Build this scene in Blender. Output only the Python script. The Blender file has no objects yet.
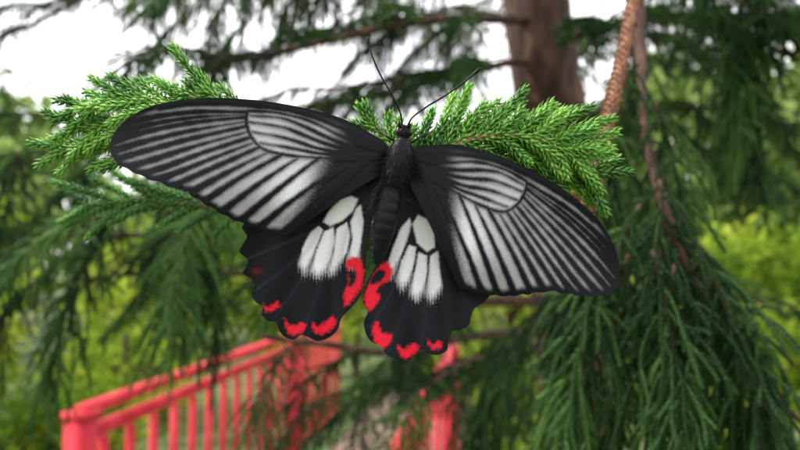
import bpy, math, random
import numpy as np
from mathutils import Vector, Matrix
from mathutils.geometry import delaunay_2d_cdt
random.seed(3); R=np.random.default_rng(5)
sc=bpy.context.scene
PITCH=math.radians(3.3); F=628.0; CAM=np.array([0,0,1.5])
FWD=np.array([0,math.cos(PITCH),math.sin(PITCH)]); UP=np.array([0,-math.sin(PITCH),math.cos(PITCH)]); RT=np.array([1.0,0,0])
def P(x,y,d):
    return CAM+d*(FWD+(x-400)/F*RT+(225-y)/F*UP)
def Pa(x,y,d):
    x=np.asarray(x,float);y=np.asarray(y,float);d=np.broadcast_to(np.asarray(d,float),x.shape)
    return CAM+d[:,None]*(FWD+((x-400)/F)[:,None]*RT+((225-y)/F)[:,None]*UP)
# ------------------------------------------------ helpers
def empty(name):
    o=bpy.data.objects.new(name,None); sc.collection.objects.link(o); o.empty_display_size=0.05; return o
def mkmesh(name,V,T,mat,col=None,smooth=True):
    V=np.asarray(V,np.float32);T=np.asarray(T,np.int32)
    me=bpy.data.meshes.new(name); me.vertices.add(len(V)); me.vertices.foreach_set("co",V.ravel())
    n=T.shape[1]
    me.loops.add(T.size); me.loops.foreach_set("vertex_index",T.ravel())
    me.polygons.add(len(T)); me.polygons.foreach_set("loop_start",np.arange(0,T.size,n,dtype=np.int32))
    me.polygons.foreach_set("loop_total",np.full(len(T),n,np.int32))
    if smooth: me.polygons.foreach_set("use_smooth",np.ones(len(T),bool))
    me.update(calc_edges=True)
    if col is not None:
        col=np.asarray(col,np.float32)
        if col.ndim==1: col=np.stack([col,col,col],1)
        c=np.ones((len(V),4),np.float32); c[:,:3]=col
        a=me.color_attributes.new("Col",'FLOAT_COLOR','POINT'); a.data.foreach_set("color",c.ravel())
    me.materials.append(mat); return me
def obj(name,me,parent=None,M=None):
    o=bpy.data.objects.new(name,me); sc.collection.objects.link(o)
    if parent: o.parent=parent
    if M is not None: o.matrix_world=M
    return o
class Acc:
    def __init__(s): s.V=[];s.T=[];s.C=[];s.n=0
    def add(s,V,T,C=None):
        V=np.asarray(V,float); s.V.append(V); s.T.append(np.asarray(T,int)+s.n)
        s.C.append(np.full(len(V),0.5) if C is None else np.asarray(C,float)); s.n+=len(V)
    def mesh(s,name,mat,smooth=True): return mkmesh(name,np.vstack(s.V),np.vstack(s.T),mat,np.concatenate(s.C) if s.C[0].ndim==1 else np.vstack(s.C),smooth)
def nrm(a): return a/(np.linalg.norm(a,axis=-1,keepdims=True)+1e-12)
def crom(pts,step,closed=False):
    pts=np.asarray(pts,float); n=len(pts); out=[]
    rng=range(n) if closed else range(n-1)
    for i in rng:
        if closed: p0,p1,p2,p3=pts[i-1],pts[i],pts[(i+1)%n],pts[(i+2)%n]
        else:
            p1,p2=pts[i],pts[i+1]; p0=pts[i-1] if i>0 else 2*p1-p2; p3=pts[i+2] if i+2<n else 2*p2-p1
        k=max(1,int(np.linalg.norm((p2-p1)[:2] if closed else (p2-p1))/step))
        for j in range(k):
            t=j/k; out.append(0.5*((2*p1)+(-p0+p2)*t+(2*p0-5*p1+4*p2-p3)*t*t+(-p0+3*p1-3*p2+p3)*t**3))
    if not closed: out.append(pts[-1])
    return np.array(out)
def frames(path):
    T=nrm(np.gradient(path,axis=0)); N=np.zeros_like(T)
    a=np.array([0,0,1.0]) if abs(T[0][2])<0.9 else np.array([1.0,0,0])
    n=nrm(np.cross(T[0],a))
    for i in range(len(T)):
        n=nrm(n-T[i]*np.dot(n,T[i])); N[i]=n
    return T,N,np.cross(T,N)
def tube(path,rad,k=8,jit=0):
    path=np.asarray(path,float); rad=np.broadcast_to(np.asarray(rad,float),(len(path),))
    T,N,B=frames(path); a=np.arange(k)/k*2*math.pi
    rr=rad[:,None]*(1+jit*R.normal(size=(len(path),k))) if jit else np.repeat(rad[:,None],k,1)
    V=path[:,None]+rr[...,None]*(np.cos(a)[None,:,None]*N[:,None]+np.sin(a)[None,:,None]*B[:,None])
    V=V.reshape(-1,3); m=len(path)
    i=np.arange(m-1)[:,None]*k; j=np.arange(k)[None]; j2=(j+1)%k
    q=np.stack([i+j,i+j2,i+k+j2,i+k+j],-1).reshape(-1,4)
    t=np.vstack([q[:,[0,1,2]],q[:,[0,2,3]]])
    V=np.vstack([V,path[:1],path[-1:]]); c0=len(V)-2
    jj=np.arange(k)
    t=np.vstack([t,np.stack([np.full(k,c0),(jj+1)%k,jj],1),np.stack([np.full(k,c0+1),(m-1)*k+jj,(m-1)*k+(jj+1)%k],1)])
    return V,t
def box(c,s,M=None):
    x,y,z=np.array(s)/2
    V=np.array([[a*x,b*y,e*z] for a in(-1,1) for b in(-1,1) for e in(-1,1)])
    if M is not None: V=V@M.T
    V=V+np.array(c)
    Q=[(0,1,3,2),(4,6,7,5),(0,4,5,1),(2,3,7,6),(0,2,6,4),(1,5,7,3)]
    T=[];[T.extend([(q[0],q[1],q[2]),(q[0],q[2],q[3])]) for q in Q]
    return V,np.array(T)
# ------------------------------------------------ materials
def mat(name,build):
    m=bpy.data.materials.new(name); m.use_nodes=True; nt=m.node_tree; nt.nodes.clear()
    out=nt.nodes.new('ShaderNodeOutputMaterial'); build(nt,out); return m
def N(nt,t,**k):
    n=nt.nodes.new(t)
    for a,b in k.items(): setattr(n,a,b)
    return n
def ramp(nt,stops):
    r=nt.nodes.new('ShaderNodeValToRGB'); e=r.color_ramp.elements
    while len(e)<len(stops): e.new(0.5)
    for x,(p,c) in zip(e,stops): x.position=p; x.color=(*c,1)
    return r
def foliage(dark,mid,light,rough=0.5,trans=0.3,nscale=8.0,gloss=0.05):
    def b(nt,out):
        L=nt.links.new
        at=N(nt,'ShaderNodeAttribute',attribute_name='Col'); tc=N(nt,'ShaderNodeNewGeometry')
        no=N(nt,'ShaderNodeTexNoise'); no.inputs['Scale'].default_value=nscale; no.inputs['Detail'].default_value=0; L(tc.outputs['Position'],no.inputs['Vector'])
        ma=N(nt,'ShaderNodeMath',operation='MULTIPLY_ADD'); L(no.outputs['Fac'],ma.inputs[0]); ma.inputs[1].default_value=1.0; ma.inputs[2].default_value=-0.5
        ad=N(nt,'ShaderNodeMath',operation='ADD'); L(ma.outputs[0],ad.inputs[0]); L(at.outputs['Fac'],ad.inputs[1])
        oi=N(nt,'ShaderNodeObjectInfo'); m3=N(nt,'ShaderNodeMath',operation='MULTIPLY_ADD'); L(oi.outputs['Random'],m3.inputs[0]); m3.inputs[1].default_value=0.36; m3.inputs[2].default_value=-0.18
        a2=N(nt,'ShaderNodeMath',operation='ADD'); L(ad.outputs[0],a2.inputs[0]); L(m3.outputs[0],a2.inputs[1])
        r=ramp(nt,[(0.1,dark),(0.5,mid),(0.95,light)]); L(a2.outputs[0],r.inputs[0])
        p=N(nt,'ShaderNodeBsdfDiffuse'); L(r.outputs[0],p.inputs['Color'])
        t=N(nt,'ShaderNodeBsdfTranslucent'); L(r.outputs[0],t.inputs['Color'])
        mx=N(nt,'ShaderNodeMixShader'); mx.inputs[0].default_value=trans; L(p.outputs[0],mx.inputs[1]); L(t.outputs[0],mx.inputs[2])
        if gloss:
            gl=N(nt,'ShaderNodeBsdfGlossy'); gl.inputs['Roughness'].default_value=rough; gl.inputs['Color'].default_value=(.8,.85,.8,1)
            m2=N(nt,'ShaderNodeMixShader'); m2.inputs[0].default_value=gloss; L(mx.outputs[0],m2.inputs[1]); L(gl.outputs[0],m2.inputs[2]); L(m2.outputs[0],out.inputs[0])
        else: L(mx.outputs[0],out.inputs[0])
    return b
M_young=mat('young_needles',foliage((0.03,0.13,0.018),(0.16,0.43,0.05),(0.46,0.78,0.17),0.42,0.3,60,.05))
M_old=mat('mature_needles',foliage((0.014,0.05,0.014),(0.075,0.19,0.042),(0.25,0.45,0.10),0.45,0.28,7,.035))
M_leaf=mat('bush_leaves',foliage((0.05,0.11,0.012),(0.21,0.32,0.03),(0.52,0.60,0.09),0.5,0.5,1.2,0))
M_leaf2=mat('tree_leaves',foliage((0.05,0.09,0.025),(0.16,0.25,0.065),(0.38,0.48,0.16),0.5,0.5,0.8,0))
def bark(c1,c2,c3,scale=30,bump=0.6,dist=0.004,zs=.45):
    def b(nt,out):
        L=nt.links.new; g=N(nt,'ShaderNodeNewGeometry'); mp=N(nt,'ShaderNodeMapping'); mp.inputs['Scale'].default_value=(1,1,zs); L(g.outputs['Position'],mp.inputs[0])
        n=N(nt,'ShaderNodeTexNoise'); n.inputs['Scale'].default_value=scale; n.inputs['Detail'].default_value=6; L(mp.outputs[0],n.inputs['Vector'])
        r=ramp(nt,[(0.3,c1),(0.5,c2),(0.72,c3)]); L(n.outputs['Fac'],r.inputs[0])
        p=N(nt,'ShaderNodeBsdfPrincipled'); p.inputs['Roughness'].default_value=0.85; L(r.outputs[0],p.inputs['Base Color'])
        bu=N(nt,'ShaderNodeBump'); bu.inputs['Strength'].default_value=bump; bu.inputs['Distance'].default_value=dist; L(n.outputs['Fac'],bu.inputs['Height']); L(bu.outputs[0],p.inputs['Normal'])
        L(p.outputs[0],out.inputs[0])
    return b
M_bark=mat('bark',bark((0.014,0.007,0.004),(0.055,0.023,0.013),(0.15,0.075,0.048),40,1.0,.012,.3))
M_twig=mat('twig_bark',bark((0.08,0.03,0.018),(0.22,0.095,0.05),(0.36,0.18,0.10),300,0.5,0.0006))
M_red=mat('red_paint',bark((0.40,0.010,0.020),(0.56,0.022,0.040),(0.68,0.05,0.075),9,0.2,0.003))
M_deck=mat('deck_wood',bark((0.12,0.08,0.06),(0.21,0.145,0.115),(0.30,0.22,0.18),12))
M_ground=mat('forest_floor',bark((0.03,0.055,0.012),(0.07,0.11,0.025),(0.14,0.16,0.06),3,0.6,0.03,1))
def wingm(nt,out):
    L=nt.links.new; at=N(nt,'ShaderNodeAttribute',attribute_name='Col')
    g=N(nt,'ShaderNodeNewGeometry'); n=N(nt,'ShaderNodeTexNoise'); n.inputs['Scale'].default_value=3500; n.inputs['Detail'].default_value=3; L(g.outputs['Position'],n.inputs['Vector'])
    mr=N(nt,'ShaderNodeMapRange'); mr.inputs['To Min'].default_value=0.8; mr.inputs['To Max'].default_value=1.18; L(n.outputs['Fac'],mr.inputs['Value'])
    mu=N(nt,'ShaderNodeVectorMath',operation='SCALE'); L(at.outputs['Color'],mu.inputs[0]); L(mr.outputs[0],mu.inputs['Scale'])
    p=N(nt,'ShaderNodeBsdfPrincipled'); p.inputs['Roughness'].default_value=0.42; p.inputs['Specular IOR Level'].default_value=0.12
    L(mu.outputs[0],p.inputs['Base Color'])
    bu=N(nt,'ShaderNodeBump'); bu.inputs['Strength'].default_value=0.35; bu.inputs['Distance'].default_value=0.00015; L(n.outputs['Fac'],bu.inputs['Height']); L(bu.outputs[0],p.inputs['Normal'])
    L(p.outputs[0],out.inputs[0])
M_wing=mat('wing_scales',wingm)
def simple(c,rough,spec=0.5,sheen=0):
    def b(nt,out):
        p=N(nt,'ShaderNodeBsdfPrincipled'); n=N(nt,'ShaderNodeTexNoise'); n.inputs['Scale'].default_value=900
        r=ramp(nt,[(0.3,tuple(x*0.6 for x in c)),(0.7,tuple(x*1.4 for x in c))]); nt.links.new(n.outputs['Fac'],r.inputs[0]); nt.links.new(r.outputs[0],p.inputs['Base Color'])
        p.inputs['Roughness'].default_value=rough; p.inputs['Specular IOR Level'].default_value=spec; p.inputs['Sheen Weight'].default_value=sheen
        nt.links.new(p.outputs[0],out.inputs[0])
    return b
M_body=mat('body_black',simple((0.005,0.005,0.007),0.42,0.16,0.0))
M_hair=mat('body_hair',simple((0.005,0.005,0.008),0.45,0.16))
M_eye=mat('eye',simple((0.01,0.008,0.008),0.15,0.6))

# ------------------------------------------------ BUTTERFLY
D0=0.175
butterfly=empty('butterfly'); 
def seg_sd(X,Y,pts,w0,w1):
    pts=np.asarray(pts,float); L=np.r_[0,np.cumsum(np.linalg.norm(np.diff(pts,axis=0),axis=1))]; tot=L[-1]
    best=np.full(X.shape,1e9)
    for i in range(len(pts)-1):
        a,b=pts[i],pts[i+1]; ab=b-a; l2=ab@ab
        t=np.clip(((X-a[0])*ab[0]+(Y-a[1])*ab[1])/l2,0,1)
        d=np.hypot(X-a[0]-t*ab[0],Y-a[1]-t*ab[1]); s=(L[i]+t*(L[i+1]-L[i]))/tot
        best=np.minimum(best,d-(w0+(w1-w0)*s))
    return best
def poly_sd(X,Y,pts):
    pts=np.asarray(pts,float); n=len(pts); d=np.full(X.shape,1e9); ins=np.zeros(X.shape,bool)
    for i in range(n):
        a,b=pts[i],pts[(i+1)%n]; ab=b-a
        t=np.clip(((X-a[0])*ab[0]+(Y-a[1])*ab[1])/(ab@ab),0,1)
        d=np.minimum(d,np.hypot(X-a[0]-t*ab[0],Y-a[1]-t*ab[1]))
        c=((a[1]>Y)!=(b[1]>Y)); 
        with np.errstate(divide='ignore',invalid='ignore'):
            xi=(b[0]-a[0])*(Y-a[1])/(b[1]-a[1])+a[0]
        ins^=(c&(X<xi))
    return np.where(ins,-d,d)
def soft(sd,w=1.0): return np.clip(0.5-sd/(2*w),0,1)
def sstep(a,b,x): t=np.clip((x-a)/(b-a),0,1); return t*t*(3-2*t)
FWL=[(388,146),(372,134),(350,122),(330,114.5),(290,105),(250,99.5),(210,98),(178,100.5),(152,106),(131,116),(117,129),(110.5,142),(110.5,152),(116,162),(121,166),(127,168.5),(134,173),(142,175.5),(150,180),(160,182),(168,186.5),(178,188),(184,191.5),(188,191),(191,196),(200,200),(206,205.5),(213,208),(220,213.5),(227,216),(234,220.5),(242,222.5),(250,227),(258,228.5),(266,232.5),(275,233.5),(287,235),(300,227),(322,212),(350,193),(378,176),(392,165)]
A_l=np.array([[-276,-101],[0,86]],float); A_r=np.array([[205,48],[130,133]],float); AFF=A_r@np.linalg.inv(A_l)
bL=np.array([386,150.]); bR=np.array([412,155.])
FWR=[tuple(AFF@(np.array(p)-bL)+bR) for p in FWL if p!=(188,191)]
VE=[ [(385,149),(345,130),(300,113.5),(250,106),(195,104.5),(160,109)],
     [(247,112),(195,112),(155,117),(127,124)],
     [(246,117),(190,123),(145,132),(112,142)],
     [(247,126),(190,139),(145,151),(114,160)],
     [(251,137),(205,152),(165,167),(138,175)],
     [(260,147),(215,167),(170,187)],
     [(283,154),(240,178),(202,203)],
     [(320,157),(280,188),(239,222)],
     [(366,160),(327,194),(281,235)] ]
CELL=[[(385,151),(345,138),(310,121),(275,112.5),(248,111)],[(385,157),(345,158),(300,156.5),(268,151),(255,142),(248,130),(246,118),(248,111)]]
def mid(a,b,t0=0.0):
    a=crom(a,3);b=crom(b,3); n=12
    ia=a[np.linspace(0,len(a)-1,n).astype(int)]; ib=b[np.linspace(0,len(b)-1,n).astype(int)]
    m=(ia+ib)/2; return m[int(t0*n):]
FO=[mid(VE[i],VE[i+1]) for i in range(1,8)]
FO[-1]=np.array([(348,166),(315,184),(285,206),(258,229)],float)
INC=[ [(250,115.5),(285,119),(320,134),(350,148)],[(249,122),(285,128),(318,141),(350,151)],[(252,132),(285,138),(320,149),(350,153.5)],[(260,143),(290,148),(320,153.5),(350,156)] ]
def fw_color(x,y,w2outline):
    jx=x+R.normal(size=x.shape)*0.32; jy=y+R.normal(size=x.shape)*0.32
    dark=np.full(x.shape,1e9); g=np.sin(x*.11+y*.07)*0.25+np.sin(x*.31-y*.23)*.2
    for v in VE[:1]: dark=np.minimum(dark,seg_sd(jx,jy,crom(v,4),2.6,2.8))
    for v in VE[1:]: dark=np.minimum(dark,seg_sd(jx,jy,crom(v,4),2.5,4.5))
    for v in FO: dark=np.minimum(dark,seg_sd(jx,jy,v,1.3,5.0))
    for v in CELL: dark=np.minimum(dark,seg_sd(jx,jy,crom(v,4),2.0,2.4))
    for v in INC: dark=np.minimum(dark,seg_sd(jx,jy,crom(v,4),1.4,3.6))
    pale=1-soft(dark+g,1.8)
    sdo=poly_sd(jx,jy,w2outline)
    pale*=sstep(3.0,9.0,-sdo)
    base=seg_sd(jx,jy,[(392,140),(392,175)],0,0)
    incell=soft(poly_sd(jx,jy,[(248,111),(275,112),(310,120),(345,137),(385,150),(385,157),(345,158),(300,157),(268,151),(255,142),(246,126)]),1.5)
    pc=sstep(38,76,base)
    strip=jx-(350-0.55*(jy-157))
    pb=1-sstep(-40,-12,strip+R.normal(size=x.shape)*2.0)
    inner=seg_sd(jx,jy,[(370,170),(327,200),(283,240)],0,0)
    pb*=sstep(2,10,inner)
    rad=pale*(incell*pc+(1-incell)*np.where(jx<250,1,pb))
    upper=(jy<VEY(jx)) 
    rad=np.where(upper,rad*0.2,rad)
    br=0.26+0.42*np.exp(-(((x-298)/32)**2+((y-186)/22)**2))+0.12*incell+0.03*np.exp(-((x-200)/60)**2)
    br=br*(1-0.25*sstep(170,115,x))
    br=br*(1+R.normal(size=x.shape)*0.07)*(1+.1*np.sin(x*.07)*np.sin(y*.13))
    c=np.stack([br*0.985,br*0.985,br*1.03],-1)*rad[:,None]+np.array([0.0042,0.0047,0.0075])*(1-rad)[:,None]
    return np.clip(c,0.002,0.9),dark
VEp=crom(VE[0],3)
_o=np.argsort(VEp[:,0])
def VEY(x): return np.interp(x,VEp[_o,0],VEp[_o,1])
HWL=[(384,168),(340,184),(290,206),(252,220),(242,227),(247,236),(243,244),(239.5,252),(247,259),(247,266),(243,273),(251,279),(255,286),(251.5,294),(256,302),(262.5,307),(262,315),(269,321),(276,322),(279,330),(285,337),(294,339.5),(301,335),(308,337),(318,341),(330,337),(338,329),(341,319),(348,311),(357,301),(363,288),(365,275),(366,260),(368,245),(371,225),(378,205),(390,185)]
HWR=[(398,172),(394,200),(392,218),(388,240),(379,260),(369,278),(364,292),(363,303),(368,311),(364,322),(366,334),(372,342),(381,346),(386,354),(396,359),(408,360.5),(415,355),(421,349),(427,353),(438,355),(447,350),(448,341),(452,332),(460,330),(469,325),(471,316),(475,308),(484,302),(490.5,294),(491,286),(470,255),(440,215),(412,172)]
WL=[[(323,222),(329,211),(340,200),(351,196),(358,199),(353,211),(342,221),(330,226)],
 [(299,264),(303,247),(310,233),(319,226),(323,230),(317,245),(311,260),(305,273)],
 [(311,271),(316,251),(324,232),(333.5,227),(335,240),(331,258),(326,270),(318,276)],
 [(327,272),(333.5,254),(336.5,229),(347,222),(350,235),(347,252),(341,262),(333,273)],
 [(348,258),(352.5,240),(350.5,222),(357,207),(361,205),(363.5,222),(361,242),(358,258),(350,266)]]
WR=[[(412.5,224),(418,215),(427,219),(434,232),(435,247),(427,252),(417,243)],
 [(388,264),(393,247),(401,228),(409.5,218),(411.5,225),(406,243),(399,260),(391,276)],
 [(397,280),(401,262),(409,245),(416,247),(414.5,262),(409,280),(402,288)],
 [(411,287),(416,266),(418.5,252),(427,256),(427,272),(423.5,290),(417,299),(411,294)],
 [(426.5,294),(429,272),(430,256),(438,251),(440,270),(442,286),(437,294),(431,300)]]
RL=[[(344,306),(344,292),(348,282),(347,270),(346,261),(353,256),(360,259),(364,270),(362,286),(355,297),(348,306)],
 [(312,322),(318,326),(324,322),(333,316),(336,322),(330,331),(320,335),(313,331)],
 [(284,318),(291,325),(304,322),(305,329),(297,335),(288,333)],
 [(263,304),(268,307),(277,301),(281,305),(275,310),(266,312)]]
BL=[[(346,272),(353,268),(357,276),(354,285),(348,286),(349,279)]]
RR=[[(364,301),(368,285),(376,270),(386,262),(393,269),(390,280),(381,285),(377,292),(381,297),(376,306),(369,311)],
 [(372,326),(378,321),(382,332),(392,334),(390,344),(380,349),(374,341)],
 [(397,344),(404,349),(412,343),(419,346),(414,355),(404,359),(399,353)],
 [(427,339),(433,344),(440,340),(442,347),(434,350),(429,346)]]
BR=[[(370,278),(380,269),(386,273),(381,281),(372,285)]]
VHL=[[(372,200),(340,222),(300,226),(262,235)],[(330,226),(290,243),(244,262)],[(326,226),(295,262),(256,292)],[(324,228),(305,275),(277,318)],[(335,226),(322,285),(303,336)],[(348,221),(336,280),(338,326)],[(358,204),(364,250),(352,300)]]
VHR=[[(405,200),(430,215),(465,250),(488,292)],[(436,240),(455,270),(472,312)],[(434,250),(445,290),(450,335)],[(428,253),(428,300),(421,350)],[(417,246),(408,300),(390,352)],[(411,224),(396,285),(370,330)]]
def hw_color(x,y,W,RD,BK,VH,outline):
    jx=x+R.normal(size=x.shape)*0.4; jy=y+R.normal(size=x.shape)*0.4
    c=np.tile(np.array([0.0042,0.0047,0.0075]),(len(x),1))*(1+R.normal(size=(len(x),1))*0.2)
    vd=np.full(x.shape,1e9)
    for v in VH: vd=np.minimum(vd,seg_sd(x,y,crom(v,4),0.3,0.3))
    c*= (1+0.9*np.exp(-(vd/5)**2))[:,None]
    wm=np.zeros(x.shape); st=1.6*np.sin(x*2.1)+1.2*np.sin(x*3.7+1)
    for k,w in enumerate(W):
        lo=max(p[1] for p in w)
        fz=1+ (2.8 if k>0 else 0)*sstep(lo-22,lo,y)
        wm=np.maximum(wm,soft(poly_sd(jx,jy+(fz-1)*(st*.5+R.normal(size=x.shape)*0.5),w)+0.1,1.1*fz))
    wc=np.array([0.65,0.645,0.68])*(1+R.normal(size=(len(x),1))*0.045)*(1-.15*np.exp(-(vd/2.5)**2))[:,None]
    c=c*(1-wm)[:,None]+wc*wm[:,None]
    rm=np.zeros(x.shape); wob=0.8*np.sin(x*.9+y*.5)+0.6*np.sin(y*1.3-x*.4)
    for w in RD: rm=np.maximum(rm,soft(poly_sd(jx,jy,crom(w,3,True))+wob*.7+.6,1.7))
    for w in BK: rm=np.minimum(rm,1-soft(poly_sd(jx,jy,crom(w,3,True))+wob*.5,1.7))
    if W is WL: rm=np.maximum(rm,0.15*np.exp(-(((x-257)/5)**2+((y-271)/3)**2)))
    rc=np.array([0.64,0.010,0.030])*(1+R.normal(size=(len(x),1))*0.12)
    c=c*(1-rm)[:,None]+rc*rm[:,None]
    return np.clip(c,0.002,0.9),vd
def wing(name,outline,colorf,depthf,step=0.7):
    o=crom(outline,0.9,True)
    xs=np.arange(o[:,0].min(),o[:,0].max(),step); ys=np.arange(o[:,1].min(),o[:,1].max(),step*0.9)
    X,Y=np.meshgrid(xs,ys); X=X+((np.arange(len(ys))%2)*step/2)[:,None]; X=X.ravel();Y=Y.ravel()
    X=X+R.uniform(-.12,.12,X.shape); Y=Y+R.uniform(-.12,.12,X.shape)
    sd=poly_sd(X,Y,o); k=sd<-0.5; X=X[k];Y=Y[k]
    pts=[Vector(p) for p in np.vstack([o,np.stack([X,Y],1)])]; n=len(o)
    r=delaunay_2d_cdt(pts,[(i,(i+1)%n) for i in range(n)],[],1,1e-6)
    V2=np.array([tuple(v) for v in r[0]]); T=np.array([t for t in r[2] if len(t)==3])
    col,vd=colorf(V2[:,0],V2[:,1],o)
    d=depthf(V2[:,0],V2[:,1])-0.00012*np.exp(-(np.maximum(vd,0)/1.6)**2)
    V=Pa(V2[:,0],V2[:,1],d)
    a,b,c=V[T[:,0]],V[T[:,1]],V[T[:,2]]
    nn=np.cross(b-a,c-a).mean(0)
    if nn@(-FWD)<0: T=T[:,[0,2,1]]
    me=mkmesh(name,V,T,M_wing,col); return obj(name,me,butterfly)
def dF(side):
    def f(x,y):
        if side>0:
            q=np.linalg.inv(AFF)@np.stack([x-bR[0],y-bR[1]]); x=q[0]+bL[0]; y=q[1]+bL[1]
        u=(386-x)/276; v=(y-110-20*np.clip(u,0,1))/110
        return D0-0.0006-0.0024*np.sin(np.clip(u,0,1)*2.6)+0.010*u**2*(0.35 if side<0 else 0.6)+0.0014*np.cos(v*5)*np.clip(u*2,0,1)
    return f
def colR(x,y,o):
    Ai=np.linalg.inv(AFF); q=Ai@np.stack([x-bR[0],y-bR[1]]); ol=(Ai@(o-bR).T).T+bL
    return fw_color(q[0]+bL[0],q[1]+bL[1],ol)
wing('forewing_left',FWL,fw_color,dF(-1))
wing('forewing_right',FWR,colR,dF(1))
wing('hindwing_left',HWL,lambda x,y,o:hw_color(x,y,WL,RL,BL,VHL,o),lambda x,y:D0+0.0022+0.0015*((370-x)/130)**2+0.0012*np.sin((y-200)/60)+0.0005*np.sin(x/7+y/30))
wing('hindwing_right',HWR,lambda x,y,o:hw_color(x,y,WR,RR,BR,VHR,o),lambda x,y:D0+0.0024+0.0012*np.sin((y-200)/50)+0.0015*((x-400)/90)**2+0.0005*np.sin(x/7-y/30))
# body
PX=D0/F
a=Acc(); hair=Acc()
th=[(403.5,139,5.0,D0-.0015),(403,142,8,D0-.0018),(401.5,150,11.5,D0-.002),(399,163,13.5,D0-.002),(396,176,12,D0-.0018),(393,186,8.5,D0-.0015),(392,189,4,D0-.0012)]
ab=[(394,182,5,D0-.0012),(392,190,9,D0-.0014),(389,203,11,D0-.0018),(386,217,11.8,D0-.002),(383,231,11.2,D0-.002),(380.5,244,9.2,D0-.0018),(378,255,6,D0-.0016),(376.5,262,2.5,D0-.0014),(376,264,0.6,D0-.0014)]
hd=[(405.5,125.5,1.0,D0-.0018),(405,128,4.5,D0-.0018),(404.5,132,6.2,D0-.0018),(404,136,5.6,D0-.0018),(403.5,141,3,D0-.0018)]
for cl,nm in((th,'th'),(ab,'ab'),(hd,'hd')):
    c=crom(np.array(cl,float),0.8); rad=c[:,2]*PX
    if nm=='ab': rad=rad*(1+0.05*np.abs(np.sin((c[:,1]-182)/10.5*math.pi))-0.03)
    pts=Pa(c[:,0],c[:,1],c[:,3]); V,T=tube(pts,rad,28); a.add(V,T)
    Tn,Nn,Bn=frames(pts); n={'th':3800,'ab':4200,'hd':800}[nm]; hl={'th':0.0016,'ab':0.0007,'hd':0.0011}[nm]
    i=R.integers(1,len(pts)-1,n); ph=R.uniform(0,2*math.pi,n); O=np.cos(ph)[:,None]*Nn[i]+np.sin(ph)[:,None]*Bn[i]
    b=pts[i]+O*rad[i][:,None]*0.97
    back=1 if nm!='hd' else -0.6
    dr=nrm(O*0.6+back*Tn[i]*1.0+R.normal(size=(n,3))*0.25); W=nrm(np.cross(dr,R.normal(size=(n,3))))*0.00003
    ln=hl*R.uniform(0.5,1.3,n)[:,None]
    m_=b+dr*ln*0.55; tp=b+dr*ln+Tn[i]*ln*0.25
    V=np.stack([b-W,b+W,m_+W*.8,m_-W*.8,tp],1).reshape(-1,3); s=np.arange(n)[:,None]*5
    hair.add(V,np.vstack([s+[0,1,2],s+[0,2,3],s+[3,2,4]]))
obj('body',a.mesh('body',M_body),butterfly)
for (x0,y0,x1,y1,dx,dy,n) in ((392,150,384,172,-1,0.15,900),(408,156,410,178,1,.5,700),(386,178,374,205,-.5,.9,500),(398,185,392,215,.4,1,500)):
    t=R.uniform(0,1,n); x=x0+(x1-x0)*t+R.normal(size=n)*2; y=y0+(y1-y0)*t+R.normal(size=n)*2
    b=Pa(x,y,D0-0.0012+R.uniform(-.0008,0.0004,n)); ln=R.uniform(5,14,n); e=Pa(x+dx*ln+R.normal(size=n)*2.5,y+dy*ln+R.normal(size=n)*2.5,D0-0.0016+R.normal(size=n)*.0004)
    W=nrm(np.cross(e-b,R.normal(size=(n,3))))*0.00003; V=np.stack([b-W,b+W,e],1).reshape(-1,3); hair.add(V,np.arange(n)[:,None]*3+[0,1,2])
obj('body_hair',hair.mesh('body_hair',M_hair),butterfly)
def sphere(c,r,sx=(1,1,1),n=16):
    V=[];
    for i in range(n+1):
        th_=math.pi*i/n
        for j in range(n*2): ph=math.pi*j/n; V.append((math.sin(th_)*math.cos(ph)*r*sx[0],math.sin(th_)*math.sin(ph)*r*sx[1],math.cos(th_)*r*sx[2]))
    T=[]
    m=2*n
    for i in range(n):
        for j in range(m):
            a_,b_,c_,d_=i*m+j,i*m+(j+1)%m,(i+1)*m+(j+1)%m,(i+1)*m+j; T+= [(a_,b_,c_),(a_,c_,d_)]
    return np.array(V)+c,np.array(T)
e=Acc()
for x,y in((398.6,131.5),(410,132.2)): e.add(*sphere(P(x,y,D0-.0016),3.7*PX,(0.85,1,1.15)))
obj('eyes',e.mesh('eyes',M_eye),butterfly)
an=Acc()
for pl in ([(402.5,127,0),(400,112,-2),(392,95,-3),(381,76,-3),(373,58,-3),(369,45,-2),(368,37,-2)],[(407,127,0),(413,117,-2),(428,106,-3),(446,95,-3),(463,83,-2),(475,73,-2),(481,68,-2)]):
    c=crom(np.array(pl,float),1.0); n=len(c); s=np.linspace(0,1,n)
    rr=0.9+0.06*np.sin(np.arange(n)*2.1)+0.8*np.exp(-((s-0.955)/0.035)**2); rr[-1]=0.3
    an.add(*tube(Pa(c[:,0],c[:,1],D0+c[:,2]*0.001),rr*PX,8))
for pl in ([(401,128,0),(399,124,-1.),(400,121,-1.2)],[(408,128.5,0),(410,125,-1),(409.5,122,-1.2)]):
    c=crom(np.array(pl,float),.6); an.add(*tube(Pa(c[:,0],c[:,1],D0-.0018+c[:,2]*0.001),np.linspace(1.6,.5,len(c))*PX,8))
obj('antennae',an.mesh('antennae',M_body),butterfly)
lg=Acc()
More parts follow.
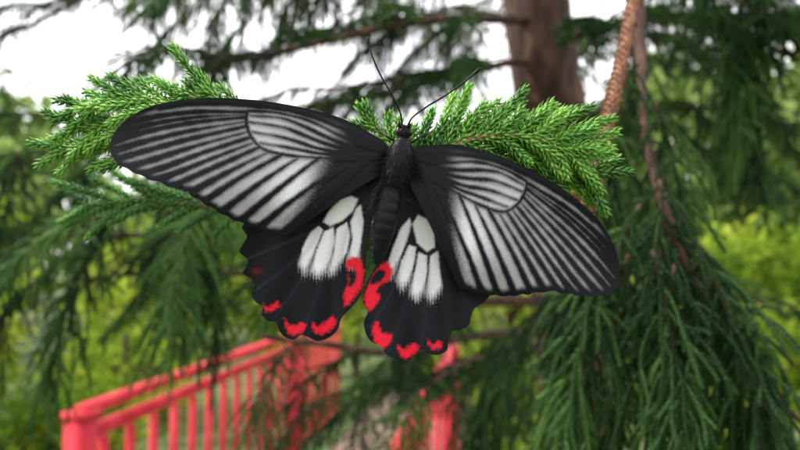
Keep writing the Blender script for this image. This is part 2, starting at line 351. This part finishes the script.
for pl in ([(396,142,-1),(388,137,-2),(382,132,1),(378,125,6),(376,122,9)],[(410,144,-1),(418,138,-1),(424,134,3),(428,130,8)],[(392,160,1),(378,150,5),(366,138,8),(362,124,10)],[(408,162,1),(424,158,5),(436,146,9),(440,134,12)],[(394,180,1),(380,200,7),(378,230,12)],[(402,182,1),(420,200,8),(425,225,14)]):
    c=crom(np.array(pl,float),1.5); lg.add(*tube(Pa(c[:,0],c[:,1],D0+c[:,2]*0.001),np.linspace(1.3,.55,len(c))*PX,8))
obj('legs',lg.mesh('legs',M_body),butterfly)

# ------------------------------------------------ FOLIAGE
def grow(p,d,L,g=0.0,n=12,wob=0.0):
    p=np.array(p,float); d=nrm(np.array(d,float)); out=[p.copy()]; ds=L/n
    for i in range(n):
        d=nrm(d+np.array([0,0,-g])*ds+R.normal(size=3)*wob); p=p+d*ds; out.append(p.copy())
    return np.array(out)
def rope(acc,path,core,nl,nw,dens,al0=0.8,al1=0.55,hq=False,tone=0.5):
    L=np.r_[0,np.cumsum(np.linalg.norm(np.diff(path,axis=0),axis=1))]; tot=L[-1]
    n=max(6,int(tot*dens)); s=(np.arange(n)+.5)/n*tot
    T,Nn,B=frames(path)
    ip=lambda A:np.stack([np.interp(s,L,A[:,k]) for k in range(3)],1)
    p=ip(path);t=nrm(ip(T));nn=nrm(ip(Nn));bb=nrm(ip(B)); u=s/tot
    ph=np.arange(n)*2.39996+R.uniform(0,6); O=np.cos(ph)[:,None]*nn+np.sin(ph)[:,None]*bb
    al=(al0+(al1-al0)*u)*R.uniform(0.8,1.2,n); taper=np.clip(1.15-0.5*u**6,0,1)*np.clip(0.75+u*3,0,1)
    ln=(nl*taper*R.uniform(0.8,1.15,n))[:,None]
    D=np.cos(al)[:,None]*t+np.sin(al)[:,None]*O; W=np.cross(t,O)*nw
    b=p+O*core*0.8; tip=b+D*ln*0.9+t*ln*0.28
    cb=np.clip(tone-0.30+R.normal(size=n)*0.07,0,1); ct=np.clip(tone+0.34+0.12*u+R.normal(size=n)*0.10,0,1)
    i=np.arange(n)[:,None]
    if hq:
        m=b+D*ln*0.5+O*ln*0.06
        V=np.stack([b-W,b+W,b+t*nw*1.3,m-W*.75,m+W*.75,m+t*nw*0.9,tip],1).reshape(-1,3)
        F_=[(0,1,4),(0,4,3),(1,2,5),(1,5,4),(2,0,3),(2,3,5),(3,4,6),(4,5,6),(5,3,6)]
        T_=np.vstack([i*7+np.array(f) for f in F_]); C=np.stack([cb,cb,cb,(cb+ct)/2,(cb+ct)/2,(cb+ct)/2,ct],1).ravel()
    else:
        V=np.stack([b-W,b+W,b+t*nw*1.2+O*nw,tip],1).reshape(-1,3)
        T_=np.vstack([i*4+np.array(f) for f in [(0,1,3),(1,2,3),(2,0,3)]]); C=np.stack([cb,cb,cb,ct],1).ravel()
    acc.add(V,T_,C)
    v,tt=tube(path,np.linspace(core,core*.6,len(path)),5); acc.add(v,tt,np.full(len(v),tone-0.2))
def young_spray(acc,wood,axis,side_len,spacing,up_ang=0.9,dn_ang=0.9,tone=.5):
    ax=np.array([P(*q) for q in axis]); c=crom(ax,0.002); L=len(c)*0.002
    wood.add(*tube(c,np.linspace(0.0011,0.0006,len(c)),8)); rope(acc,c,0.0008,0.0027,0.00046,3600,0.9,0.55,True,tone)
    T,_,_=frames(c); n=int(L/spacing)
    for k in range(n):
        u=(k+.6)/n; i=min(len(c)-2,int(u*len(c)))
        for sgn,ang in((1,up_ang),(-1,dn_ang)):
            t=T[i]; side=nrm(np.cross(t,FWD))*-sgn
            a_=ang*(1-0.35*u)+R.normal()*0.10
            d=math.cos(a_)*t+math.sin(a_)*side+FWD*R.normal()*0.18+np.array([0,0,0.03])
            ln=side_len*(math.sin(math.pi*min(0.97,(0.22+0.72*(1-u))))**0.8)*R.uniform(0.75,1.12)
            pth=grow(c[i],d,ln,g=R.uniform(-5,22),n=10,wob=0.03)
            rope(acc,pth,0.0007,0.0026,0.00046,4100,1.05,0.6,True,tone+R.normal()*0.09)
perch=empty('conifer_branch')
yg=Acc(); wd=Acc()
D1=D0+0.012
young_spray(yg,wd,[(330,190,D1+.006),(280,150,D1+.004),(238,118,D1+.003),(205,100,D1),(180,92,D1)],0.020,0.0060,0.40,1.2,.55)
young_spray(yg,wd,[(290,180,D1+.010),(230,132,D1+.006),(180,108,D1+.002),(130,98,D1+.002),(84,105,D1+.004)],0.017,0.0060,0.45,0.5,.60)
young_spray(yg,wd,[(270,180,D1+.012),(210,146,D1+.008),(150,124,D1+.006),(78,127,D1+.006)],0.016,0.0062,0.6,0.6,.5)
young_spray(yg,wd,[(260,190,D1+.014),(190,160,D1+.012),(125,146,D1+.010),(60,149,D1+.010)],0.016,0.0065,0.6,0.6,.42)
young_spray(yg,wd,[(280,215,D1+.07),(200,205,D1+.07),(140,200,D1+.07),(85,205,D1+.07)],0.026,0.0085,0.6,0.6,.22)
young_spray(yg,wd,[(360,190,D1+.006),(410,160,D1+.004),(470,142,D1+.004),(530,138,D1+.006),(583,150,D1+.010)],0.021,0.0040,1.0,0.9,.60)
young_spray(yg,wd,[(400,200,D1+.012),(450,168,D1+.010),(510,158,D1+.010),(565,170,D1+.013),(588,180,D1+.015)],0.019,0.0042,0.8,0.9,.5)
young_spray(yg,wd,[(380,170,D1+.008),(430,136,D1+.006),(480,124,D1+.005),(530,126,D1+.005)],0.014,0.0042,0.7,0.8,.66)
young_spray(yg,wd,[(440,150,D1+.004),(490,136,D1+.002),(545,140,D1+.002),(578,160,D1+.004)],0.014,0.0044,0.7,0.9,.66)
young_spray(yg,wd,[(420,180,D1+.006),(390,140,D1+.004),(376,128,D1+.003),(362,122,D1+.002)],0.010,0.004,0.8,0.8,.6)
obj('young_needles',yg.mesh('young_needles',M_young,False),perch)
JX=P(592,190,.215)
for q in ([(330,190,D1+.006),(400,215,D1+.02),(500,215,.21),(592,190,.215)],[(360,190,D1+.006),(420,205,D1+.015),(500,205,.205),(592,190,.215)],[(270,180,D1+.012),(340,210,.205),(450,222,.212),(592,190,.215)],[(260,190,D1+.014),(340,215,.208)],[(400,200,D1+.012),(500,205,.205)],[(380,170,D1+.008),(410,195,D1+.012)],[(290,180,D1+.010),(340,205,D1+.016)],[(280,215,D1+.07),(400,225,.235),(500,215,.21)]):
    c=crom(np.array([P(*w) for w in q]),0.004); wd.add(*tube(c,0.0011,8))
obj('stems',wd.mesh('stems',M_twig),perch)
rb=Acc()
c=crom(np.array([P(648,-120,.36),P(636,-20,.34),P(622,60,.31),P(606,125,.27),P(592,190,.24),P(584,215,.225),JX]),0.003)
rb.add(*tube(c,np.linspace(0.0040,0.0022,len(c)),12,0.04))
sp=Acc(); rope(sp,c,0.0033,0.0040,0.0010,2200,0.5,0.4,True,0.5)
obj('hanging_stem',rb.mesh('hanging_stem',M_twig),perch); obj('dry_scales',sp.mesh('dry_scales',M_twig,False),perch)

# ---- mature spray templates (axis +X, droop -Z)
def mature(seed,L=0.32,hang=False,ropeL=0.11,dense=1.0):
    ac=Acc(); w=Acc()
    if hang: ax=grow((0,0,0),(0.35,0,-0.6),L,g=6,n=20,wob=.05)
    else: ax=grow((0,0,0),(1,0,0.12),L,g=2.2,n=20,wob=.04)
    w.add(*tube(ax,np.linspace(0.0022 if hang else .003,0.001,len(ax)),6)); T,_,_=frames(ax)
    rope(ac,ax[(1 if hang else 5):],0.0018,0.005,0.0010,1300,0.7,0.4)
    n=int(L/0.0115*dense)
    for k in range(n):
        u=(k+.5)/n; f=u*(len(ax)-1); i=int(f); p=ax[i]+(ax[i+1]-ax[i])*(f-i); t=T[i]
        for sgn in(1,-1):
            if R.random()<0.1: continue
            side=np.array([-t[1],t[0],0])*sgn if not hang else np.array([math.cos(k*2.4+sgn),math.sin(k*2.4+sgn),0])
            an_=1.0-0.45*u+R.normal()*0.2
            d=math.cos(an_)*t+math.sin(an_)*nrm(side)+np.array([0,0,R.normal()*0.15-0.05])
            ln=ropeL*(0.45+0.55*math.sin(math.pi*(0.2+0.7*(1-u))))*R.uniform(.5,1.2)
            pth=grow(p,d,ln,g=R.uniform(10,24) if hang else R.uniform(5,16),n=10,wob=.07)
            tn=0.42+R.normal()*0.14
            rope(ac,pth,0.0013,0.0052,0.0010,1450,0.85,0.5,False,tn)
            for _ in range(2 if R.random()<.6 else 1):
                j=int(R.integers(2,8)); td=nrm(pth[j+1]-pth[j]); sd_=nrm(np.cross(td,R.normal(size=3)))
                q=grow(pth[j],td*.8+sd_*.6,ln*R.uniform(.2,.42),g=R.uniform(4,16),n=6,wob=.05)
                rope(ac,q,0.0011,0.0046,0.0009,1450,0.85,0.5,False,tn+.08)
    return mkmesh('spray%d'%seed,np.vstack(ac.V),np.vstack(ac.T),M_old,np.concatenate(ac.C),False),w.mesh('w',M_bark)
TPL=[mature(0),mature(1,0.36,ropeL=.13),mature(2,0.28,ropeL=.09,dense=.85),mature(3,0.38,ropeL=.12)]
HNG=[mature(10,.30,True,.14,1.0),mature(11,.36,True,.16,.9),mature(12,.26,True,.12,1.1)]
tree=empty('conifer_tree')
def place(t,pos,yaw,pitch=0,scale=1.0,roll=0,par=None):
    M=Matrix.Translation(Vector(pos))@Matrix.Rotation(yaw,4,'Z')@Matrix.Rotation(pitch,4,'Y')@Matrix.Rotation(roll,4,'X')@Matrix.Scale(scale,4)
    obj('spray',t[0],par or tree,M); obj('spray_stem',t[1],par or tree,M)
tr=Acc()
tp=crom(np.array([(0.46,1.46,-0.1),(0.43,1.45,.5),(0.405,1.43,1.1),(0.375,1.42,1.6),(0.315,1.4,2.05),(0.26,1.4,2.8),(0.24,1.4,4.5),(0.2,1.4,7)]),0.03)
tr.add(*tube(tp,np.interp(tp[:,2],[0,.3,1,2,7],[.13,.095,.085,.076,.03]),20,0.03))
def limb(q,r0=0.012,r1=0.003,n=8,yo=0.9,scale=1.0,start=0.15,tpl=TPL,pit=0.1):
    pts=np.array([P(*w) for w in q])
    c=crom(pts,0.02); tr.add(*tube(c,np.linspace(r0,r1,len(c)),7,0.05))
    for k in range(n):
        u=start+(1-start)*(k+.5)/n; i=min(len(c)-2,int(u*len(c))); t=nrm(c[i+1]-c[i]); yaw=math.atan2(t[1],t[0])
        sgn=1 if k%2 else -1
        yy=yaw+sgn*yo*(1-.5*u)+random.gauss(0,.15)
        if k==n-1: yy=yaw
        place(random.choice(tpl),c[i],yy,pit+random.gauss(0,.12),scale*random.uniform(.75,1.1)*(1-.25*u))
# left masses
limb([(560,230,1.38),(430,200,1.1),(300,185,.85),(180,200,.7),(80,225,.62)],n=10,scale=.8)
limb([(560,250,1.38),(420,250,1.2),(260,240,1.0),(120,235,.85),(20,240,.8)],n=10,scale=.9)
limb([(560,200,1.38),(420,170,1.3),(260,150,1.15),(120,150,1.0),(-20,165,.95)],n=9,scale=.9)
limb([(560,300,1.4),(440,300,1.2),(300,280,1.1),(180,270,1.0),(80,280,.95)],n=6,scale=.7)
limb([(560,330,1.4),(480,335,1.1),(400,352,.9),(330,345,.75),(262,336,.65)],r0=.011,n=6,scale=.6)
limb([(565,340,1.4),(520,350,1.2),(470,360,1.0),(430,385,.85)],r0=.007,n=7,scale=.65)
limb([(565,360,1.4),(480,372,1.25),(400,380,1.1),(330,395,1.0)],r0=.007,n=7,scale=.7)
# upper left & top canopy
limb([(530,20,1.38),(430,20,1.15),(330,40,1.0),(240,60,.9),(200,55,.8)],n=9,scale=.75)
limb([(530,-30,1.38),(400,-25,1.3),(280,-20,1.2),(190,-10,1.1)],n=11,scale=.95)
limb([(530,60,1.38),(470,70,1.3),(400,80,1.2),(320,90,1.2)],r0=.008,n=8,scale=.8)
limb([(525,-90,1.38),(440,-70,1.1),(360,-50,.95),(300,-20,.85)],n=8,scale=.8)
limb([(520,60,1.7),(300,110,2.0),(120,120,2.1),(-60,110,2.1)],n=10,scale=1.2)
limb([(300,-60,1.7),(150,-30,1.7),(20,30,1.6),(-60,60,1.5)],n=9,scale=1.0)
# right
limb([(560,40,1.38),(640,20,1.1),(720,30,.9),(800,60,.8)],n=10,scale=.9)
limb([(560,-20,1.38),(640,-30,1.2),(740,-20,1.0),(850,0,.9)],n=12,scale=1)
limb([(570,120,1.38),(640,110,1.2),(720,110,1.1),(800,130,1.0)],n=6,scale=.7)
limb([(560,-60,1.38),(660,-60,.95),(740,-50,.75),(820,-20,.65)],n=8,scale=.8)
limb([(570,230,1.4),(640,250,1.3),(720,280,1.2),(790,320,1.15)],n=6,scale=.7)
hb=crom(np.array([P(640,-60,.50),P(640,40,.47),P(645,130,.42),P(665,210,.39),P(700,290,.39),P(760,380,.39),P(810,430,.39)]),.01)
tr.add(*tube(hb,np.linspace(.005,.0015,len(hb)),7,.05))
for (x,y,d,yw,s) in ((640,60,.52,2.9,.6),(655,100,.5,-.4,.65),(632,140,.52,2.6,.65),(660,180,.47,-2.2,.7),(640,205,.45,3.0,.7),(690,235,.45,-1.2,.7),(668,230,.48,.4,.75),(612,225,.52,2.5,.75),(715,262,.5,.2,.55),(652,250,.42,-1.6,.62),(705,280,.45,-.8,.6),(628,255,.48,1.2,.75),(675,265,.43,-2.6,.62),(590,250,.6,2.8,.8),(660,150,.6,1.4,.85),(560,290,.8,2.8,.9),(640,280,.55,-.2,.8),(735,300,.5,-.3,.5)):
    k_=.82 if d<.56 else 1
    place(random.choice(HNG),P(x,y,d*k_),yw,random.gauss(0,.12),s*k_)
for (x,y,d,yw,s) in ((700,-30,.8,0,.8),(740,10,.9,.5,.8),(780,-20,.8,2.5,.8),(660,-20,.8,2.5,.7),(610,150,.8,.3,.6),(20,150,.75,2.5,.7),(120,200,.7,3,.7),(180,190,.75,.2,.65),(230,215,.8,3.3,.7),(500,330,.9,2.4,.7)):
    place(random.choice(HNG),P(x,y,d),yw,random.gauss(0,.1),s)
obj('trunk_and_limbs',tr.mesh('trunk_and_limbs',M_bark),tree)
t2=Acc(); q=crom(np.array([(0.75,2.9,-.1),(.72,2.9,1.5),(.68,2.9,3.5),(.7,2.9,6)]),.1); t2.add(*tube(q,np.linspace(.12,.05,len(q)),14,.03))
tree2=empty('conifer_tree')
for k in range(20):
    h=2.0+k*.15; a_=k*2.4; l=.9; s0=np.array([.71,2.9,h]); q=crom(np.array([s0,s0+[math.cos(a_)*l*.5,math.sin(a_)*l*.5,.05],s0+[math.cos(a_)*l,math.sin(a_)*l,-.08]]),.03); t2.add(*tube(q,np.linspace(.014,.004,len(q)),6))
    for u,sg in((.4,1),(.65,-1),(.85,1),(.98,0)): place(random.choice(TPL),q[int(u*(len(q)-1))],a_+sg*.8,.1,1.4,0,tree2)
obj('trunk_and_limbs',t2.mesh('trunk_and_limbs',M_bark),tree2)

# ------------------------------------------------ broadleaf backdrop
def leafcloud(n,rx,ry,rz,ls,seed,mt,clumps=26):
    cen=R.normal(size=(clumps,3)); cen=nrm(cen)*R.uniform(.35,1,clumps)[:,None]**.5
    ci=R.integers(0,clumps,n); p=cen[ci]*.78+R.normal(size=(n,3))*.14; tone=(R.uniform(.2,.8,clumps))[ci]+R.normal(size=n)*.1
    p=p*np.array([rx,ry,rz]); d=nrm(R.normal(size=(n,3))+[0,0,-.3]); w=nrm(np.cross(d,R.normal(size=(n,3))))
    l=(ls*R.uniform(.6,1.3,n))[:,None]; V=np.stack([p,p+d*l*.5+w*l*.28,p+d*l,p+d*l*.5-w*l*.28],1).reshape(-1,3)
    T=np.vstack([np.arange(n)[:,None]*4+[0,1,2],np.arange(n)[:,None]*4+[0,2,3]]); return mkmesh('leaves%d'%seed,V,T,mt,np.repeat(np.clip(tone,0,1),4),False)
BUSH=[leafcloud(3600,1,1,.8,.10,s,M_leaf) for s in range(3)]
CROWN=[leafcloud(4200,1,1,.9,.12,10+s,M_leaf2,34) for s in range(3)]
def plant(name,me,x,y,z,s,tm=M_bark,sz=1):
    e=empty(name); e.location=(x,y,0)
    o=obj('foliage',me,e); o.location=(0,0,z); o.scale=(s,s,s*sz); o.rotation_euler=(0,0,random.uniform(0,6))
    t=Acc(); r=0.035*s+.02
    pth=crom(np.array([(0,0,-.1),(.03*s,.02,z*.4),(-.02*s,.03,z),(0,0,z+.5*s)]),.1); t.add(*tube(pth,np.linspace(r,r*.4,len(pth)),8,.05))
    for k in range(6):
        a_=k*1.05+random.random(); h=z*.5+random.random()*z*.4; q=crom(np.array([(0,0,h),(math.cos(a_)*.3*s,math.sin(a_)*.3*s,h+.25*s),(math.cos(a_)*.7*s,math.sin(a_)*.7*s,h+.4*s)]),.1); t.add(*tube(q,np.linspace(r*.5,r*.15,len(q)),6,.05))
    obj('stems',t.mesh('stems',tm),e)
for (x,y,s,z) in ((-2.3,2.7,.6,.6),(-1.55,1.9,.34,.45),(-2.1,2.1,.45,.5),(-1.8,3.3,.5,.6),(-3.0,3.4,.7,.7),(-3.6,4.6,1.0,1.0),(-1.9,4.4,.6,.7),(-2.4,6.5,1.0,1.2),(-.6,8.5,1.0,1.1),(-1.1,7.0,.7,.7),(.95,4.2,.6,.7),(.62,2.9,.36,.5),(1.8,3.6,.7,.8),(2.7,5.0,1.0,1.1),(3.6,3.6,.8,.9),(1.3,7.5,1.1,1.2),(4.6,7,1.3,1.3),(-5.5,7,1.4,1.4),(.5,6.2,.5,.6)):
    plant('leafy_bush',random.choice(BUSH),x,y,z,s)
for (x,y,s,z) in ((-7.5,10,2.0,2.4),(-3.5,12,2.0,2.0),(0,14,2.4,2.2),(4,12,2.2,2.6),(8,10,2.4,2.8),(6.5,15,3,4),(-11,15,3.2,3.4),(12,16,3.5,4),(4.2,6.5,1.2,2.7)):
    plant('broadleaf_tree',random.choice(CROWN),x,y,z,s)
n=12000; ang=R.uniform(-1.3,1.3,n); rr=R.uniform(24,34,n); h=R.uniform(0,1,n)**.8*(4+2*np.sin(ang*9)+1.5*np.sin(ang*23+1))
p=np.stack([np.sin(ang)*rr,np.cos(ang)*rr,h],1); d=nrm(R.normal(size=(n,3))); w=nrm(np.cross(d,R.normal(size=(n,3)))); l=.9
V=np.stack([p,p+d*l*.5+w*l*.3,p+d*l,p+d*l*.5-w*l*.3],1).reshape(-1,3)
obj('distant_trees',mkmesh('distant_trees',V,np.vstack([np.arange(n)[:,None]*4+[0,1,2],np.arange(n)[:,None]*4+[0,2,3]]),M_leaf2,np.repeat(R.uniform(.3,.9,n),4),False))
g=160; xs=np.linspace(-1,1,g); xs=np.sign(xs)*np.abs(xs)**3*400
X,Y=np.meshgrid(xs,xs+0); Z=0.04*np.sin(X*1.3)*np.cos(Y*1.1)-0.05; i=(np.arange(g-1)[:,None]*g+np.arange(g-1)[None]).ravel()
obj('ground',mkmesh('ground',np.stack([X.ravel(),Y.ravel(),Z.ravel()],1),np.stack([i,i+1,i+g+1,i+g],1),M_ground))
# boardwalk + fences
dv=nrm(np.array([0.156,1,0])); pv=np.array([dv[1],-dv[0],0]); Mx=np.stack([pv,dv,np.array([0,0,1])],1)
dk=Acc(); o0=np.array([-.62,1.0,0]); 
for k in range(44):
    c=o0+dv*(k*.145)+np.array([0,0,.06+random.uniform(-.002,.002)]); dk.add(*box(c,(1.0,.135,.035),Mx))
for s in(-.45,.45): dk.add(*box(o0+dv*3.1+pv*s+np.array([0,0,-.02]),(.1,6.4,.12),Mx))
obj('boardwalk',dk.mesh('boardwalk',M_deck,False))
def fence(st,length,p0=0,gap=.15):
    e=empty('red_fence'); f=Acc(); st=np.array([st[0],st[1],0.])
    f.add(*box(st+dv*length/2+[0,0,.985],(.05,length,.035),Mx)); f.add(*box(st+dv*length/2+[0,0,.90],(.03,length,.045),Mx)); f.add(*box(st+dv*length/2+[0,0,.17],(.03,length,.06),Mx))
    obj('rails',f.mesh('rails',M_red,False),e)
    b=Acc(); k=0.06
    while k<length: b.add(*box(st+dv*(k+.07)+[0,0,.535],(.022,.035,.66),Mx)); k+=gap
    obj('balusters',b.mesh('balusters',M_red,False),e)
    p=Acc(); k=p0
    while k<=length+.1:
        p.add(*box(st+dv*k+[0,0,.46],(.075,.075,1.0),Mx)); p.add(*box(st+dv*k+[0,0,.973],(.095,.095,.025),Mx)); k+=2.3
    obj('posts',p.mesh('posts',M_red,False),e)
fence((-1.10,2.2),3.6,0,.17); fence((-.08,1.25),2.6,0.2,.36)

# ------------------------------------------------ light & sky
w=bpy.data.worlds.new("World"); sc.world=w; w.use_nodes=True; nt=w.node_tree; nt.nodes.clear()
EL,AZ=math.radians(52),math.radians(-78)
out=N(nt,'ShaderNodeOutputWorld'); bg=N(nt,'ShaderNodeBackground'); bg.inputs['Strength'].default_value=0.15
sky=N(nt,'ShaderNodeTexSky',sky_type='NISHITA'); sky.sun_disc=False; sky.sun_elevation=EL; sky.sun_rotation=AZ; sky.dust_density=3
tc=N(nt,'ShaderNodeTexCoord'); no=N(nt,'ShaderNodeTexNoise'); no.inputs['Scale'].default_value=2.5; no.inputs['Detail'].default_value=3; nt.links.new(tc.outputs['Generated'],no.inputs['Vector'])
mr=N(nt,'ShaderNodeMapRange'); mr.inputs['From Min'].default_value=.3; mr.inputs['From Max'].default_value=.5; mr.inputs['To Min'].default_value=.55; nt.links.new(no.outputs['Fac'],mr.inputs['Value'])
mx=N(nt,'ShaderNodeMix',data_type='RGBA'); nt.links.new(mr.outputs[0],mx.inputs[0]); nt.links.new(sky.outputs[0],mx.inputs[6]); mx.inputs[7].default_value=(15,14.9,15.3,1)
nt.links.new(mx.outputs[2],bg.inputs[0]); nt.links.new(bg.outputs[0],out.inputs[0])
sl=bpy.data.lights.new('sun','SUN'); sl.energy=5; sl.angle=math.radians(.6); sl.color=(1,.94,.84); so=bpy.data.objects.new('sun',sl); sc.collection.objects.link(so)
sd=Vector((math.sin(AZ)*math.cos(EL),math.cos(AZ)*math.cos(EL),math.sin(EL))); so.rotation_euler=sd.to_track_quat('Z','Y').to_euler(); so.location=(0,0,12)
cam=bpy.data.cameras.new('camera'); co=bpy.data.objects.new('camera',cam); sc.collection.objects.link(co); sc.camera=co
co.location=tuple(CAM); co.rotation_euler=(math.pi/2+PITCH,0,0); cam.sensor_width=36; cam.lens=36*F/800; cam.clip_start=.01; cam.clip_end=2000
cam.dof.use_dof=True; cam.dof.focus_distance=D0; cam.dof.aperture_fstop=12.0
sc.view_settings.view_transform='Standard'; sc.view_settings.look='None'; sc.view_settings.exposure=0
